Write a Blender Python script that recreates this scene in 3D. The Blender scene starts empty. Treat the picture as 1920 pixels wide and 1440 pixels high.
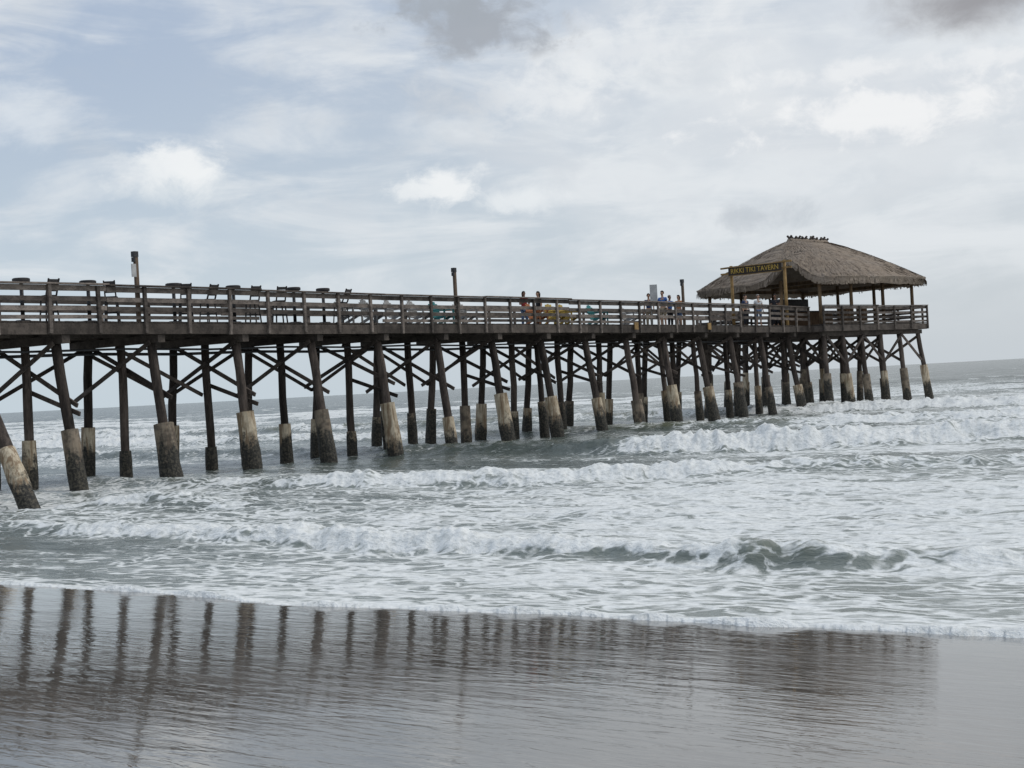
import bpy, bmesh, math, random
import numpy as np
from mathutils import Vector, Matrix
random.seed(7)
S = bpy.context.scene; COL = S.collection
R = math.radians
CAMZ = 2.35; F = 2700.0; ROLL = R(3.07)

# ------------------------------------------------------------------ node helpers
def newmat(name):
    m = bpy.data.materials.new(name); m.use_nodes = True
    nt = m.node_tree; nt.nodes.clear()
    out = nt.nodes.new('ShaderNodeOutputMaterial')
    b = nt.nodes.new('ShaderNodeBsdfPrincipled')
    nt.links.new(b.outputs[0], out.inputs[0])
    return m, nt, b
class N:
    def __init__(s, nt): s.nt = nt
    def n(s, t, **k):
        x = s.nt.nodes.new(t)
        for a, v in k.items(): setattr(x, a, v)
        return x
    def l(s, a, b): s.nt.links.new(a, b)
    def put(s, sock, v):
        if isinstance(v, bpy.types.NodeSocket): s.l(v, sock)
        else: sock.default_value = v
    def math(s, op, a, b=0.0, c=None, clamp=False):
        x = s.n('ShaderNodeMath', operation=op, use_clamp=clamp)
        s.put(x.inputs[0], a); s.put(x.inputs[1], b)
        if c is not None: s.put(x.inputs[2], c)
        return x.outputs[0]
    def mix(s, f, a, b):
        x = s.n('ShaderNodeMix', data_type='RGBA')
        s.put(x.inputs[0], f); s.put(x.inputs[6], a); s.put(x.inputs[7], b)
        return x.outputs[2]
    def sm(s, v, a, b, lo=0.0, hi=1.0):
        x = s.n('ShaderNodeMapRange', interpolation_type='SMOOTHSTEP')
        s.put(x.inputs[0], v); s.put(x.inputs[1], a); s.put(x.inputs[2], b); s.put(x.inputs[3], lo); s.put(x.inputs[4], hi)
        return x.outputs[0]
    def noise(s, vec, scale, detail=5, rough=0.55, dist=0.0):
        x = s.n('ShaderNodeTexNoise')
        if vec is not None: s.l(vec, x.inputs['Vector'])
        x.inputs['Scale'].default_value = scale; x.inputs['Detail'].default_value = detail
        x.inputs['Roughness'].default_value = rough; x.inputs['Distortion'].default_value = dist
        return x.outputs[0]
    def mapping(s, vec, scale=(1,1,1), rot=(0,0,0), loc=(0,0,0)):
        x = s.n('ShaderNodeMapping')
        s.l(vec, x.inputs[0]); x.inputs[1].default_value = loc; x.inputs[2].default_value = rot; x.inputs[3].default_value = scale
        return x.outputs[0]
    def bump(s, h, dist, strength=1.0, normal=None):
        x = s.n('ShaderNodeBump'); s.l(h, x.inputs['Height'])
        x.inputs['Distance'].default_value = dist; x.inputs['Strength'].default_value = strength
        if normal is not None: s.l(normal, x.inputs['Normal'])
        return x.outputs[0]
def c4(c): return (c[0], c[1], c[2], 1.0)

def surf(name, c1, c2, scale=3.0, rough=0.85, bump=0.01, stretch=(1,1,1), rnd=0.35, spec=0.3, metal=0.0):
    m, nt, b = newmat(name); g = N(nt)
    tc = g.n('ShaderNodeTexCoord').outputs['Object']
    oi = g.n('ShaderNodeObjectInfo').outputs['Random']
    v = g.mapping(tc, stretch)
    a = g.noise(v, scale, 4, 0.65); a2 = g.noise(v, scale*7, 3, 0.6)
    f = g.math('ADD', g.math('MULTIPLY', a, 0.7), g.math('MULTIPLY', a2, 0.3))
    f = g.sm(f, 0.33, 0.67)
    col = g.mix(f, c4(c1), c4(c2))
    hs = g.n('ShaderNodeHueSaturation'); g.l(col, hs.inputs['Color'])
    g.l(g.math('MULTIPLY_ADD', oi, rnd*2, 1-rnd), hs.inputs['Value'])
    g.l(hs.outputs[0], b.inputs['Base Color'])
    b.inputs['Roughness'].default_value = rough; b.inputs['Specular IOR Level'].default_value = spec
    b.inputs['Metallic'].default_value = metal
    if bump: g.l(g.bump(f, bump), b.inputs['Normal'])
    return m

M = {}
M['pile'] = surf('weathered_pile_wood', (0.030,0.024,0.021), (0.110,0.087,0.073), 2.2, 0.9, 0.012, (3,3,0.5), 0.45)
M['brace'] = surf('brace_wood', (0.040,0.032,0.028), (0.120,0.096,0.081), 3.0, 0.9, 0.008, (1,1,1), 0.45)
M['deck'] = surf('deck_wood', (0.045,0.037,0.032), (0.115,0.095,0.080), 2.5, 0.9, 0.006, (1,1,1), 0.35)
M['rail'] = surf('rail_wood', (0.068,0.057,0.050), (0.21,0.175,0.15), 2.5, 0.85, 0.005, (1,1,2), 0.55)
M['yellow_wood'] = surf('yellow_wood', (0.20,0.125,0.05), (0.36,0.23,0.095), 4, 0.8, 0.004, (1,1,1), 0.15)
M['letter'] = surf('letter_paint', (0.38,0.25,0.05), (0.52,0.35,0.08), 8, 0.7, 0.0, (1,1,1), 0.1)
M['lamp_wood'] = surf('lamp_post_wood', (0.08,0.058,0.04), (0.17,0.12,0.085), 4, 0.8, 0.004, (1,1,.4), 0.2)
M['post'] = surf('hut_post_wood', (0.10,0.068,0.042), (0.24,0.16,0.09), 4, 0.8, 0.004, (1,1,.4), 0.3)
M['sign_board'] = surf('sign_board_wood', (0.03,0.024,0.02), (0.055,0.043,0.034), 4, 0.8, 0.003, (1,1,1), 0.1)
M['dark'] = surf('dark_stain', (0.018,0.016,0.016), (0.045,0.04,0.038), 6, 0.6, 0.002, (1,1,1), 0.3, 0.4)
M['dark_metal'] = surf('dark_metal', (0.03,0.03,0.032), (0.06,0.06,0.062), 8, 0.45, 0.001, (1,1,1), 0.2, 0.5, 0.6)
M['white'] = surf('white_paint', (0.36,0.36,0.36), (0.55,0.55,0.54), 5, 0.6, 0.001, (1,1,1), 0.1)
M['pale'] = surf('faded_white_paint', (0.26,0.25,0.24), (0.44,0.43,0.41), 5, 0.7, 0.001, (1,1,1), 0.15)
M['teal'] = surf('teal_paint', (0.03,0.17,0.18), (0.05,0.25,0.25), 5, 0.6, 0.001, (1,1,1), 0.1)
M['yellow'] = surf('yellow_paint', (0.36,0.25,0.05), (0.47,0.33,0.07), 5, 0.6, 0.001, (1,1,1), 0.1)
M['orange'] = surf('orange_paint', (0.36,0.13,0.05), (0.44,0.18,0.07), 5, 0.6, 0.001, (1,1,1), 0.1)
M['grey'] = surf('grey_paint', (0.16,0.16,0.16), (0.25,0.25,0.24), 5, 0.6, 0.001, (1,1,1), 0.1)
M['bin'] = surf('bin_wood', (0.11,0.065,0.035), (0.21,0.13,0.075), 4, 0.8, 0.004, (1,1,.5), 0.15)
M['skin_a'] = surf('skin_tan', (0.40,0.24,0.16), (0.48,0.30,0.21), 9, 0.55, 0, (1,1,1), 0.1)
M['skin_b'] = surf('skin_brown', (0.20,0.11,0.07), (0.26,0.15,0.10), 9, 0.55, 0, (1,1,1), 0.1)
def cloth(n, c): return surf('cloth_'+n, tuple(x*.75 for x in c), c, 12, 0.9, 0.002, (1,1,1), 0.05)
M['c_blue'] = cloth('blue', (0.07,0.18,0.48)); M['c_red'] = cloth('red', (0.40,0.05,0.05)); M['c_dark'] = cloth('dark', (0.03,0.03,0.035))
M['c_white'] = cloth('white', (0.76,0.76,0.76)); M['c_orange'] = cloth('orange', (0.60,0.27,0.12)); M['c_navy'] = cloth('navy', (0.04,0.06,0.13))
M['c_khaki'] = cloth('khaki', (0.32,0.26,0.18)); M['c_denim'] = cloth('denim', (0.10,0.15,0.25))
M['hair_dark'] = surf('hair_dark', (0.012,0.009,0.008), (0.03,0.022,0.018), 20, 0.6, 0.002)
M['hair_grey'] = surf('hair_grey', (0.22,0.21,0.20), (0.34,0.33,0.32), 20, 0.6, 0.002)

# concrete sleeve: cream above, wet dark growth in the tidal zone
def sleeve_mat(name, t0_, t1_, lift):
    m, nt, b = newmat(name); g = N(nt)
    tc = g.n('ShaderNodeTexCoord').outputs['Object']
    pos = g.n('ShaderNodeNewGeometry').outputs['Position']
    oi = g.n('ShaderNodeObjectInfo').outputs['Random']
    z = g.n('ShaderNodeSeparateXYZ'); g.l(pos, z.inputs[0]); z = z.outputs[2]
    a = g.noise(tc, 2.5, 4, 0.7); st = g.noise(g.mapping(tc, (5,5,0.45)), 1.6, 4, 0.68); fine = g.noise(tc, 14, 4, 0.7)
    conc = g.mix(g.sm(a, .35, .65), c4((.43,.345,.235)), c4((.63,.54,.40)))
    conc = g.mix(g.math('MULTIPLY', g.sm(st, .46, .60), .80), conc, c4((.18,.11,.055)))
    dk = g.mix(g.math('MULTIPLY', g.sm(oi, t0_, t1_), .85), conc, g.mix(g.sm(a,.4,.6), c4((.06,.048,.038)), c4((.21,.165,.12))))
    hv = g.math('FRACT', g.math('MULTIPLY', oi, 7.13))
    lvl = g.math('ADD', z, g.math('MULTIPLY', g.math('SUBTRACT', a, .5), 1.5))
    lvl = g.math('ADD', lvl, g.math('MULTIPLY', g.math('SUBTRACT', st, .5), 1.6))
    lvl = g.math('ADD', lvl, g.math('MULTIPLY', g.math('SUBTRACT', fine, .5), .6))
    lvl = g.math('SUBTRACT', lvl, g.math('MULTIPLY', g.math('SUBTRACT', hv, .38-lift), .7))
    wet = g.sm(lvl, 1.05, .52)
    barn = g.mix(g.sm(fine, .45, .6), c4((.018,.017,.014)), c4((.085,.075,.055)))
    col = g.mix(wet, dk, barn)
    g.l(col, b.inputs['Base Color'])
    b.inputs['Roughness'].default_value = .75
    h = g.math('ADD', g.math('MULTIPLY', fine, g.math('MULTIPLY_ADD', wet, .9, .15)), a)
    g.l(g.bump(h, .03), b.inputs['Normal'])
    return m
M['sleeve'] = sleeve_mat('sleeve_concrete', .68, .80, 0)
M['sleeve_dark'] = sleeve_mat('stained_sleeve_concrete', .25, .55, .6)

def thatch_mat():
    m, nt, b = newmat('palm_thatch'); g = N(nt)
    tc = g.n('ShaderNodeTexCoord').outputs['Object']
    a = g.noise(tc, .8, 4, .6); s1 = g.noise(g.mapping(tc, (5,5,1.5)), 2.0, 5, .70); s2 = g.noise(g.mapping(tc, (1,1,4)), 1.6, 4, .6)
    f = g.math('ADD', g.math('MULTIPLY', s1, .6), g.math('MULTIPLY', s2, .4))
    col = g.mix(g.sm(f, .28, .68), c4((.145,.114,.090)), c4((.345,.28,.22)))
    col = g.mix(g.math('MULTIPLY', g.sm(a, .42, .68), .45), col, c4((.275,.235,.20)))
    g.l(col, b.inputs['Base Color']); b.inputs['Roughness'].default_value = .95; b.inputs['Specular IOR Level'].default_value = .1
    g.l(g.bump(f, .04), b.inputs['Normal'])
    return m
M['thatch'] = thatch_mat()
M['stake'] = surf('ridge_stake_wood', (0.05,0.04,0.034), (0.10,0.082,0.068), 5, 0.9, 0.004, (1,1,1), 0.2)

# ------------------------------------------------------------------ object helpers
def tag(o, label=None, cat=None, group=None, kind=None):
    if label: o['label'] = label
    if cat: o['category'] = cat
    if group: o['group'] = group
    if kind: o['kind'] = kind
    return o
def empty(name, loc, rz=0.0):
    o = bpy.data.objects.new(name, None); COL.objects.link(o)
    o.empty_display_size = .2; o.location = loc; o.rotation_euler = (0,0,rz); return o
class MB:
    def __init__(s): s.v = []; s.f = []
    def box(s, c, d, rz=0.0):
        k = len(s.v); ca, sa = math.cos(rz), math.sin(rz)
        for z in (-.5,.5):
            for x, y in ((-.5,-.5),(.5,-.5),(.5,.5),(-.5,.5)):
                X, Y = x*d[0], y*d[1]
                s.v.append((c[0]+X*ca-Y*sa, c[1]+X*sa+Y*ca, c[2]+z*d[2]))
        s.f += [(k+3,k+2,k+1,k),(k+4,k+5,k+6,k+7),(k,k+1,k+5,k+4),(k+1,k+2,k+6,k+5),(k+2,k+3,k+7,k+6),(k+3,k,k+4,k+7)]
        return s
    def beam(s, a, b, w, h, up=(0,0,1)):
        a, b = Vector(a), Vector(b); d = (b-a).normalized(); up = Vector(up)
        sd = d.cross(up)
        if sd.length < 1e-4: sd = d.cross(Vector((1,0,0)))
        sd.normalize(); u = sd.cross(d).normalized()
        k = len(s.v)
        for p in (a, b):
            for i, j in ((-.5,-.5),(.5,-.5),(.5,.5),(-.5,.5)):
                s.v.append(tuple(p + sd*(i*w) + u*(j*h)))
        s.f += [(k+3,k+2,k+1,k),(k+4,k+5,k+6,k+7),(k,k+1,k+5,k+4),(k+1,k+2,k+6,k+5),(k+2,k+3,k+7,k+6),(k+3,k,k+4,k+7)]
        return s
    def tube(s, pts, rad, n=10, jit=0.0):
        pts = [Vector(p) for p in pts]; k = len(s.v)
        ax = (pts[-1]-pts[0]).normalized(); ref = Vector((1,0,0)) if abs(ax.x) < .9 else Vector((0,1,0))
        u = ax.cross(ref).normalized(); w = ax.cross(u).normalized()
        for p, r in zip(pts, rad):
            for i in range(n):
                t = 2*math.pi*i/n; rr = r*(1+random.uniform(-jit, jit))
                s.v.append(tuple(p + u*(math.cos(t)*rr) + w*(math.sin(t)*rr)))
        for j in range(len(pts)-1):
            for i in range(n):
                a = k+j*n+i; b = k+j*n+(i+1) % n
                s.f.append((a, b, b+n, a+n))
        s.f.append(tuple(k+i for i in reversed(range(n)))); e = k+(len(pts)-1)*n
        s.f.append(tuple(e+i for i in range(n)))
        return s
    def build(s, name, mat, parent=None, org=(0,0,0), smooth=False):
        me = bpy.data.meshes.new(name)
        me.from_pydata([(v[0]-org[0], v[1]-org[1], v[2]-org[2]) for v in s.v], [], s.f)
        bm = bmesh.new(); bm.from_mesh(me); bmesh.ops.recalc_face_normals(bm, faces=bm.faces); bm.to_mesh(me); bm.free()
        if smooth: me.polygons.foreach_set('use_smooth', [True]*len(me.polygons))
        me.materials.append(mat); o = bpy.data.objects.new(name, me); COL.objects.link(o)
        if parent: o.parent = parent
        return o
def copy_tree(o, parent=None):
    c = o.copy(); COL.objects.link(c)
    if parent: c.parent = parent
    for ch in o.children: copy_tree(ch, c)
    return c

# ------------------------------------------------------------------ numpy noise
def vnoise(x, y, seed=0):
    xi = np.floor(x); yi = np.floor(y); fx = x-xi; fy = y-yi
    xi = xi.astype(np.int64); yi = yi.astype(np.int64)
    def h(a, b):
        n = (a*374761393 + b*668265263 + seed*974634777) & 0xffffffff
        n = ((n ^ (n >> 13))*1274126177) & 0xffffffff
        return ((n ^ (n >> 16)) & 0xffff)/65535.0
    u = fx*fx*(3-2*fx); v = fy*fy*(3-2*fy)
    return (h(xi,yi)*(1-u)+h(xi+1,yi)*u)*(1-v) + (h(xi,yi+1)*(1-u)+h(xi+1,yi+1)*u)*v
def fbm(x, y, o=4, seed=0, g=.5):
    t = 0; a = 1; n = 0
    for i in range(o):
        t = t + a*vnoise(x*2**i + 13.7*i, y*2**i - 7.3*i, seed+i); n += a; a *= g
    return t/n
def sst(v, a, b):
    t = np.clip((v-a)/(b-a), 0, 1); return t*t*(3-2*t)

# ------------------------------------------------------------------ shore frame: s seaward, r along the shore
PHI = R(37); CP, SP = math.cos(PHI), math.sin(PHI)
def edge_s(r):
    e = np.interp(r, [-40,-22,-14.5,-12,-10.1,-8.6,-7.1,-5.8,-4.5,-3.3,0,12], [9.4,9.7,9.62,9.68,9.55,9.8,10.1,10.16,10.36,10.5,10.6,10.2])
    return e + .26*(fbm(r*1.1, r*0+3.3, 3, 5)-.5) + .05*(vnoise(r*5, r*0, 8)-.5)
SLOPE = .063
def sand_z(s, r):
    z = np.where(s < 10.2, .35+SLOPE*(10.2-s), .35-.09*(s-10.2))
    z = np.where(s < 3, .35+SLOPE*7.2+.035*(3-s), z)
    z = np.where(s < -6, .35+SLOPE*7.2+.315+.015*(-6-s), z)
    z = np.maximum(z, -2.6)
    return z + .006*(fbm(s*.5, r*.25, 3, 21)-.5)

def grid_obj(name, X, Y, Z, mat, attrs=None):
    nr, nc = X.shape
    me = bpy.data.meshes.new(name)
    co = np.stack([X, Y, Z], -1).reshape(-1, 3).astype(np.float32)
    me.vertices.add(len(co)); me.vertices.foreach_set('co', co.ravel())
    i = np.arange(nr*nc).reshape(nr, nc)
    q = np.stack([i[:-1,:-1], i[:-1,1:], i[1:,1:], i[1:,:-1]], -1).reshape(-1, 4).astype(np.int32)
    me.loops.add(q.size); me.polygons.add(len(q))
    me.loops.foreach_set('vertex_index', q.ravel())
    me.polygons.foreach_set('loop_start', np.arange(0, q.size, 4, dtype=np.int32))
    me.polygons.foreach_set('use_smooth', np.ones(len(q), dtype=bool))
    me.update(calc_edges=True)
    for k, a in (attrs or {}).items():
        me.attributes.new(k, 'FLOAT', 'POINT').data.foreach_set('value', a.ravel().astype(np.float32))
    me.materials.append(mat); o = bpy.data.objects.new(name, me); COL.objects.link(o)
    return o

# ---- sand
def sand_mat():
    m, nt, b = newmat('wet_sand'); g = N(nt)
    tc = g.n('ShaderNodeTexCoord').outputs['Object']
    rs = g.mapping(tc, (1,1,1), (0,0,PHI))
    big = g.noise(g.mapping(rs, (.25,.6,1)), 1.0, 4, .6)
    grain = g.noise(rs, 150, 2, .7)
    col = g.mix(g.sm(big, .35, .65), c4((.108,.097,.085)), c4((.160,.146,.129)))
    col = g.mix(g.math('MULTIPLY', grain, .45), col, c4((.066,.058,.050)))
    g.l(col, b.inputs['Base Color'])
    film = g.sm(g.noise(g.mapping(rs, (.30,.8,1), loc=(3,1,0)), 1.0, 3, .6), .34, .56)
    g.l(g.math('MULTIPLY_ADD', film, -.06, .085), b.inputs['Roughness'])
    b.inputs['IOR'].default_value = 1.45; b.inputs['Specular IOR Level'].default_value = .85
    r1 = g.noise(g.mapping(rs, (1.2,3.4,1)), 1.0, 2, .5, .6)
    r2 = g.noise(g.mapping(rs, (2.6,12,1)), 1.0, 3, .62, .6)
    h = g.math('ADD', r1, g.math('MULTIPLY', r2, .62))
    g.l(g.bump(h, .0033), b.inputs['Normal'])
    return m
def axis(lo, a, b, hi, n_mid, n_out):
    return np.concatenate([lo+(a-lo)*(1-np.linspace(1,0,n_out,endpoint=False)**2), np.linspace(a,b,n_mid), b+(hi-b)*np.linspace(0,1,n_out+1)[1:]**2])
sa = axis(-400, -2, 13, 70, 180, 30); ra = axis(-500, -26, 12, 500, 240, 30)
Sg, Rg = np.meshgrid(sa, ra, indexing='ij')
sand = grid_obj('sand_beach', Rg*CP+Sg*SP, -Rg*SP+Sg*CP, sand_z(Sg, Rg), sand_mat())
tag(sand, 'wet brown sand beach reflecting the pier and sky', 'beach', kind='structure')

# ---- water
def water_mat():
    m, nt, b = newmat('surf_water'); g = N(nt)
    tc = g.n('ShaderNodeTexCoord').outputs['Object']
    foam = g.n('ShaderNodeAttribute', attribute_name='foam').outputs['Fac']
    green = g.n('ShaderNodeAttribute', attribute_name='green').outputs['Fac']
    rs = g.mapping(tc, (1,1,1), (0,0,PHI))
    nz = g.n('ShaderNodeTexNoise'); g.l(rs, nz.inputs['Vector']); nz.inputs['Scale'].default_value = 1.1; nz.inputs['Detail'].default_value = 4
    off = g.n('ShaderNodeVectorMath', operation='SCALE'); g.l(nz.outputs['Color'], off.inputs[0]); off.inputs['Scale'].default_value = 1.5
    wv = g.n('ShaderNodeVectorMath', operation='ADD'); g.l(rs, wv.inputs[0]); g.l(off.outputs[0], wv.inputs[1])
    def lace(scale, hi):
        v = g.n('ShaderNodeTexVoronoi', feature='DISTANCE_TO_EDGE', voronoi_dimensions='2D'); g.l(g.mapping(wv.outputs[0], (.6,1.3,1)), v.inputs['Vector'])
        v.inputs['Scale'].default_value = scale
        return g.sm(v.outputs['Distance'], 0, hi)
    n1 = g.noise(g.mapping(wv.outputs[0], (.5,1.5,1)), 1.6, 6, .72)
    n2 = g.noise(rs, 9, 4, .7)
    n = g.math('ADD', g.math('MULTIPLY', lace(3.0, .30), .32), g.math('MULTIPLY', g.sm(n1, .28, .72), .50))
    n = g.math('ADD', n, g.math('MULTIPLY', n2, .18))
    d = g.math('SUBTRACT', g.math('MULTIPLY', foam, 1.2), n)
    mask = g.sm(d, -.12, .26)
    mask = g.math('MULTIPLY', mask, g.sm(foam, .02, .14))
    milky = g.math('MULTIPLY', g.sm(foam, .12, .58), .60)
    wc = g.mix(g.sm(green, .2, 1.0), c4((.080,.098,.086)), c4((.112,.120,.074)))
    wc = g.mix(milky, wc, c4((.325,.352,.325)))
    fc = g.mix(g.sm(n2, .30, .62), c4((.60,.615,.60)), c4((.85,.86,.845)))
    g.l(g.mix(mask, wc, fc), b.inputs['Base Color'])
    g.l(g.math('MULTIPLY_ADD', mask, .55, .22), b.inputs['Roughness'])
    g.l(g.math('MULTIPLY_ADD', mask, -.20, .36), b.inputs['Specular IOR Level'])
    b.inputs['IOR'].default_value = 1.33
    ch = g.noise(g.mapping(rs, (.8,1.8,1)), 1.2, 5, .6, .4)
    fb = g.math('MULTIPLY', g.math('ADD', n2, n1), g.sm(foam, .3, .9))
    h = g.math('ADD', g.math('MULTIPLY', ch, .13), g.math('MULTIPLY', fb, .035))
    g.l(g.bump(h, 1.0), b.inputs['Normal'])
    return m

ang = np.concatenate([np.linspace(-85,-24,60,endpoint=False), np.linspace(-24,24,860), np.linspace(24,85,61)[1:]])
ang = np.radians(ang)
rho = [8.0]
while rho[-1] < 150: rho.append(rho[-1]*1.0052)
while rho[-1] < 2500: rho.append(rho[-1]*1.013)
rho += [3500, 6000, 12000, 30000]
rho = np.array(rho)
Rr, Aa = np.meshgrid(rho, ang, indexing='ij')
X = Rr*np.sin(Aa); Y = Rr*np.cos(Aa)
s = X*SP+Y*CP; r = X*CP-Y*SP
e = edge_s(r); d = s-e
base = .36*np.exp(-np.clip(s-10, 0, None)/5.0)
z = base.copy()
foam = np.zeros_like(z); green = np.zeros_like(z)
big = fbm(r*.12, s*.3, 3, 2); med = fbm(r*.6, s*1.1, 4, 3); streak = fbm(r*.20, s*1.0, 4, 4)
rt = sst(r, -27, -9)
surfz = 1-sst(s, 30, 40)
f0 = (.375 + .12*rt + .28*(big-.5) + .45*(streak-.5)) * surfz
f0 = f0 + np.exp(-((s-23)/6.5)**2)*(.03+.13*rt)
f0 = f0 - .13*np.exp(-((s-13)/2.3)**2)*(1-sst(r, -17, -11))
foam = np.maximum(foam, f0)
rel = r/np.maximum(s,1)
f1 = (.33+.4*(big-.45)+.50*(streak-.5))*sst(s, 29, 38)*(1-sst(s, 100, 230)) * (.85+.55*sst(rel, -.75, -.4)+.30*sst(-rel, .95, 1.3))
f1 = f1*(1-.40*np.exp(-((s-42)/7)**2)*np.exp(-((r+33)/8)**2))
foam = np.maximum(foam, f1)
WAVES = [ # (r,s,h,foam) knots ; front width ; back width
 ([(-40,16.3,.05,.1),(-26,16.4,.10,.4),(-20.2,16.1,.16,.9),(-14,15.6,.19,1),(-10.7,15.4,.20,1),(-9.2,15.25,.20,.9),(-8.3,15.2,.22,.8),(-7.9,15.2,.23,.25),(-7.3,15.2,.23,.2),(-7.0,15.25,.22,.75),(-6.5,15.3,.18,.7),(-6.2,15.4,.17,.35),(-5.8,15.5,.16,.4),(-5.5,15.6,.14,.8),(-5.2,15.7,.12,.5),(-4.9,15.8,.10,.4),(-4.5,15.9,.07,.4),(-4.1,16,.05,.45),(-2,16.6,.05,.3),(6,17.5,.05,.3)], .34, 1.1),
 ([(-60,23.6,.1,.3),(-40,22.9,.08,.5),(-32,22.5,.08,.6),(-28,22,.18,.9),(-24.5,21.6,.15,.7),(-22,21.2,.03,.0),(0,21,.0,0)], .45, 1.2),
 ([(-60,28.5,.15,.0),(-33,27.6,.15,.1),(-27,27.2,.22,.9),(-20.3,28.4,.25,1),(-16.6,31,.22,.9),(-8,34,.22,.8),(10,38,.2,.7)], .6, 1.8),
 ([(-70,42,.28,.6),(-45,41.6,.28,.15),(-31,41.2,.28,.05),(-26,40,.38,.1),(-24.2,39.8,.45,1),(-18,42,.42,1),(-8,47,.36,1),(20,52,.3,1)], .9, 3.4),
 ([(-110,58,.3,1),(-70,56,.35,.95),(-50,54,.3,.6),(-38,55,.28,.2),(-22,58,.32,.9),(0,62,.32,1),(40,66,.3,.9)], 1.2, 4.5),
 ([(-150,74,.35,.9),(-100,72,.38,1),(-75,71,.35,.5),(-50,73,.35,.5),(-28,76,.36,1),(10,80,.36,1),(60,84,.3,.9)], 1.4, 6),
]
for wi, (kn, wf, wb) in enumerate(WAVES):
    k = np.array(kn).T
    s0 = np.interp(r, k[0], k[1]) + (fbm(r*.35, r*0+wi, 3, 40+wi)-.5)*1.0*min(1, wf)+(fbm(r*1.5, r*0+wi, 3, 50+wi)-.5)*.35
    h = np.interp(r, k[0], k[2])*(.75+.5*fbm(r*.5, r*0+5, 2, 60+wi)); fm = np.interp(r, k[0], k[3])
    u = s-s0
    pr = np.where(u < 0, np.exp(-(np.abs(u)/wf)**2.2), np.exp(-(np.abs(u)/wb)**1.6))
    z = z + h*pr*(1+.6*(fbm(r*2.5, s*2.5, 3, 66+wi)-.5)) - .12*h*np.exp(-((u+2.2*wf)/(1.2*wf))**2)
    if wi == 0:   # spilling crest: foam on top, a strip of bare face below it toward the right
        cut = 1.8-.95*sst(r, -12.0, -9.0)*(.1+1.5*fbm(r*1.1, r*0, 2, 33))
        fw = np.where(u < 0, 1-sst(-u, wf*cut*.55, wf*cut), 1-sst(u, wb*.1, wb*1.1))
    else:
        fw = np.where(u < 0, 1-sst(-u, wf*1.0, wf*1.9), 1-sst(u, wb*.1, wb*1.1))
    fm2 = np.clip(fm + (med-.5)*1.3*np.where((fm > .06) & (fm < .95), 1, 0), 0, 1)
    lump = fbm(r*1.9, s*1.9, 4, 70+wi, .6)-.5
    z = z + fw*fm2*h*lump*1.6
    face = np.where(u < 0, np.exp(-((u+wf*.6)/(wf*.8))**2), np.exp(-(u/(wb*.25))**2))*(1-fw*fm2)*sst(h, .10, .25)
    if wi == 3: face = face*.5
    if wi == 0: face = face*.9*sst(r, -13, -9)
    foam = foam*(1-.55*face)
    foam = np.maximum(foam, fw*fm2*(.52+.62*fbm(r*1.4, s*2.4, 4, 80+wi, .6)))
    trail = np.where(u > 0, np.exp(-u/(wb*2.2)), np.exp(u/(wf*2.5)))*.52*fm*(.45+1.1*med)
    foam = np.maximum(foam, trail)
    green = np.maximum(green, pr*h/.28*(1-.8*fw*fm2)*(.35 if wi == 3 else 1))
# open water beyond the named breakers
far = sst(s, 70, 100)
ph = s/9.0*2*math.pi + 5*fbm(r*.02, s*.03, 3, 90) + 2*fbm(r*.09, s*.09, 2, 91)
cr = (.5+.5*np.sin(ph))**3
amp = .50*fbm(r*.03, s*.08, 2, 95)
z = z + far*cr*amp*np.exp(-s/900)
brk = sst(fbm(r*.035, s*.09, 3, 97), .45, .58)*(1-sst(s, 130, 260)*.85)
foam = np.maximum(foam, far*brk*sst(cr, .2, .7)*.95)
foam = np.maximum(foam, far*brk*.42)
foam = np.maximum(foam, far*sst(fbm(r*.12, s*.4, 3, 99), .64, .72)*sst(cr,.2,.6)*.55*(1-sst(s,150,900)))
# chop
chop = (fbm(r*.5, s*1.0, 4, 11)-.5)
z = z + chop*.20*sst(s, 11, 20)*np.exp(-s/1500) + (fbm(r*1.7, s*3.0, 3, 12)-.5)*.05*sst(s, 10.5, 15)
z = z - .42*np.exp(-((r+32.9)/2.4)**2-((s-21.6)/2.6)**2)
# swash edge: a rounded foam lip, then thin sheet
sz = sand_z(s, r)
lip = .05*np.exp(-((d-.10)/.10)**2)*(.4+1.2*vnoise(r*3, s*0, 31))
z = z + lip
foam = np.maximum(foam, np.exp(-(np.clip(d-.10, 0, None)/.15)**2)*1.15)
foam = np.maximum(foam, (.48+.55*(med-.5))*np.exp(-np.clip(d, 0, None)/2.6)*(.80+.20*rt))
z = np.where(d >= 0, np.maximum(z, sz+.006), z)
z = np.where(d < 0, np.minimum(sz-.02, sz+.01+d*.9), z)
z = np.where(Rr > 2400, 0, z)
water = grid_obj('sea_water', X, Y, z, water_mat(), {'foam': np.clip(foam, 0, 1.2), 'green': np.clip(green, 0, 1)})
tag(water, 'grey green sea with rows of white breaking surf', 'sea', kind='structure')

# ------------------------------------------------------------------ pier frame
TH = R(35.9); P = Vector((math.sin(TH), math.cos(TH), 0)); Q = Vector((math.cos(TH), -math.sin(TH), 0))
P0 = Vector((-14.2, 40.5, 0))
PA = math.atan2(P.y, P.x)
def PW(t, w, z): v = P0 + P*t + Q*w; return Vector((v.x, v.y, z))
def t_at(px, py, w):
    U = ((px-960)*math.cos(ROLL) + (720-py)*math.sin(ROLL))/F
    b = P0 + Q*w
    return (U*b.y-b.x)/(P.x-U*P.y)
DZ = 4.95; RZ = 6.05; PWID = 4.4
PC = Vector((19.1, 90.75, 0)); E1A = math.atan2(.664, .748)
def HW(x, y, z):
    ca, sa_ = math.cos(E1A), math.sin(E1A)
    return Vector((PC.x+x*ca-y*sa_, PC.y+x*sa_+y*ca, z))
HX, HY = 5.4, 4.75

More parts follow.
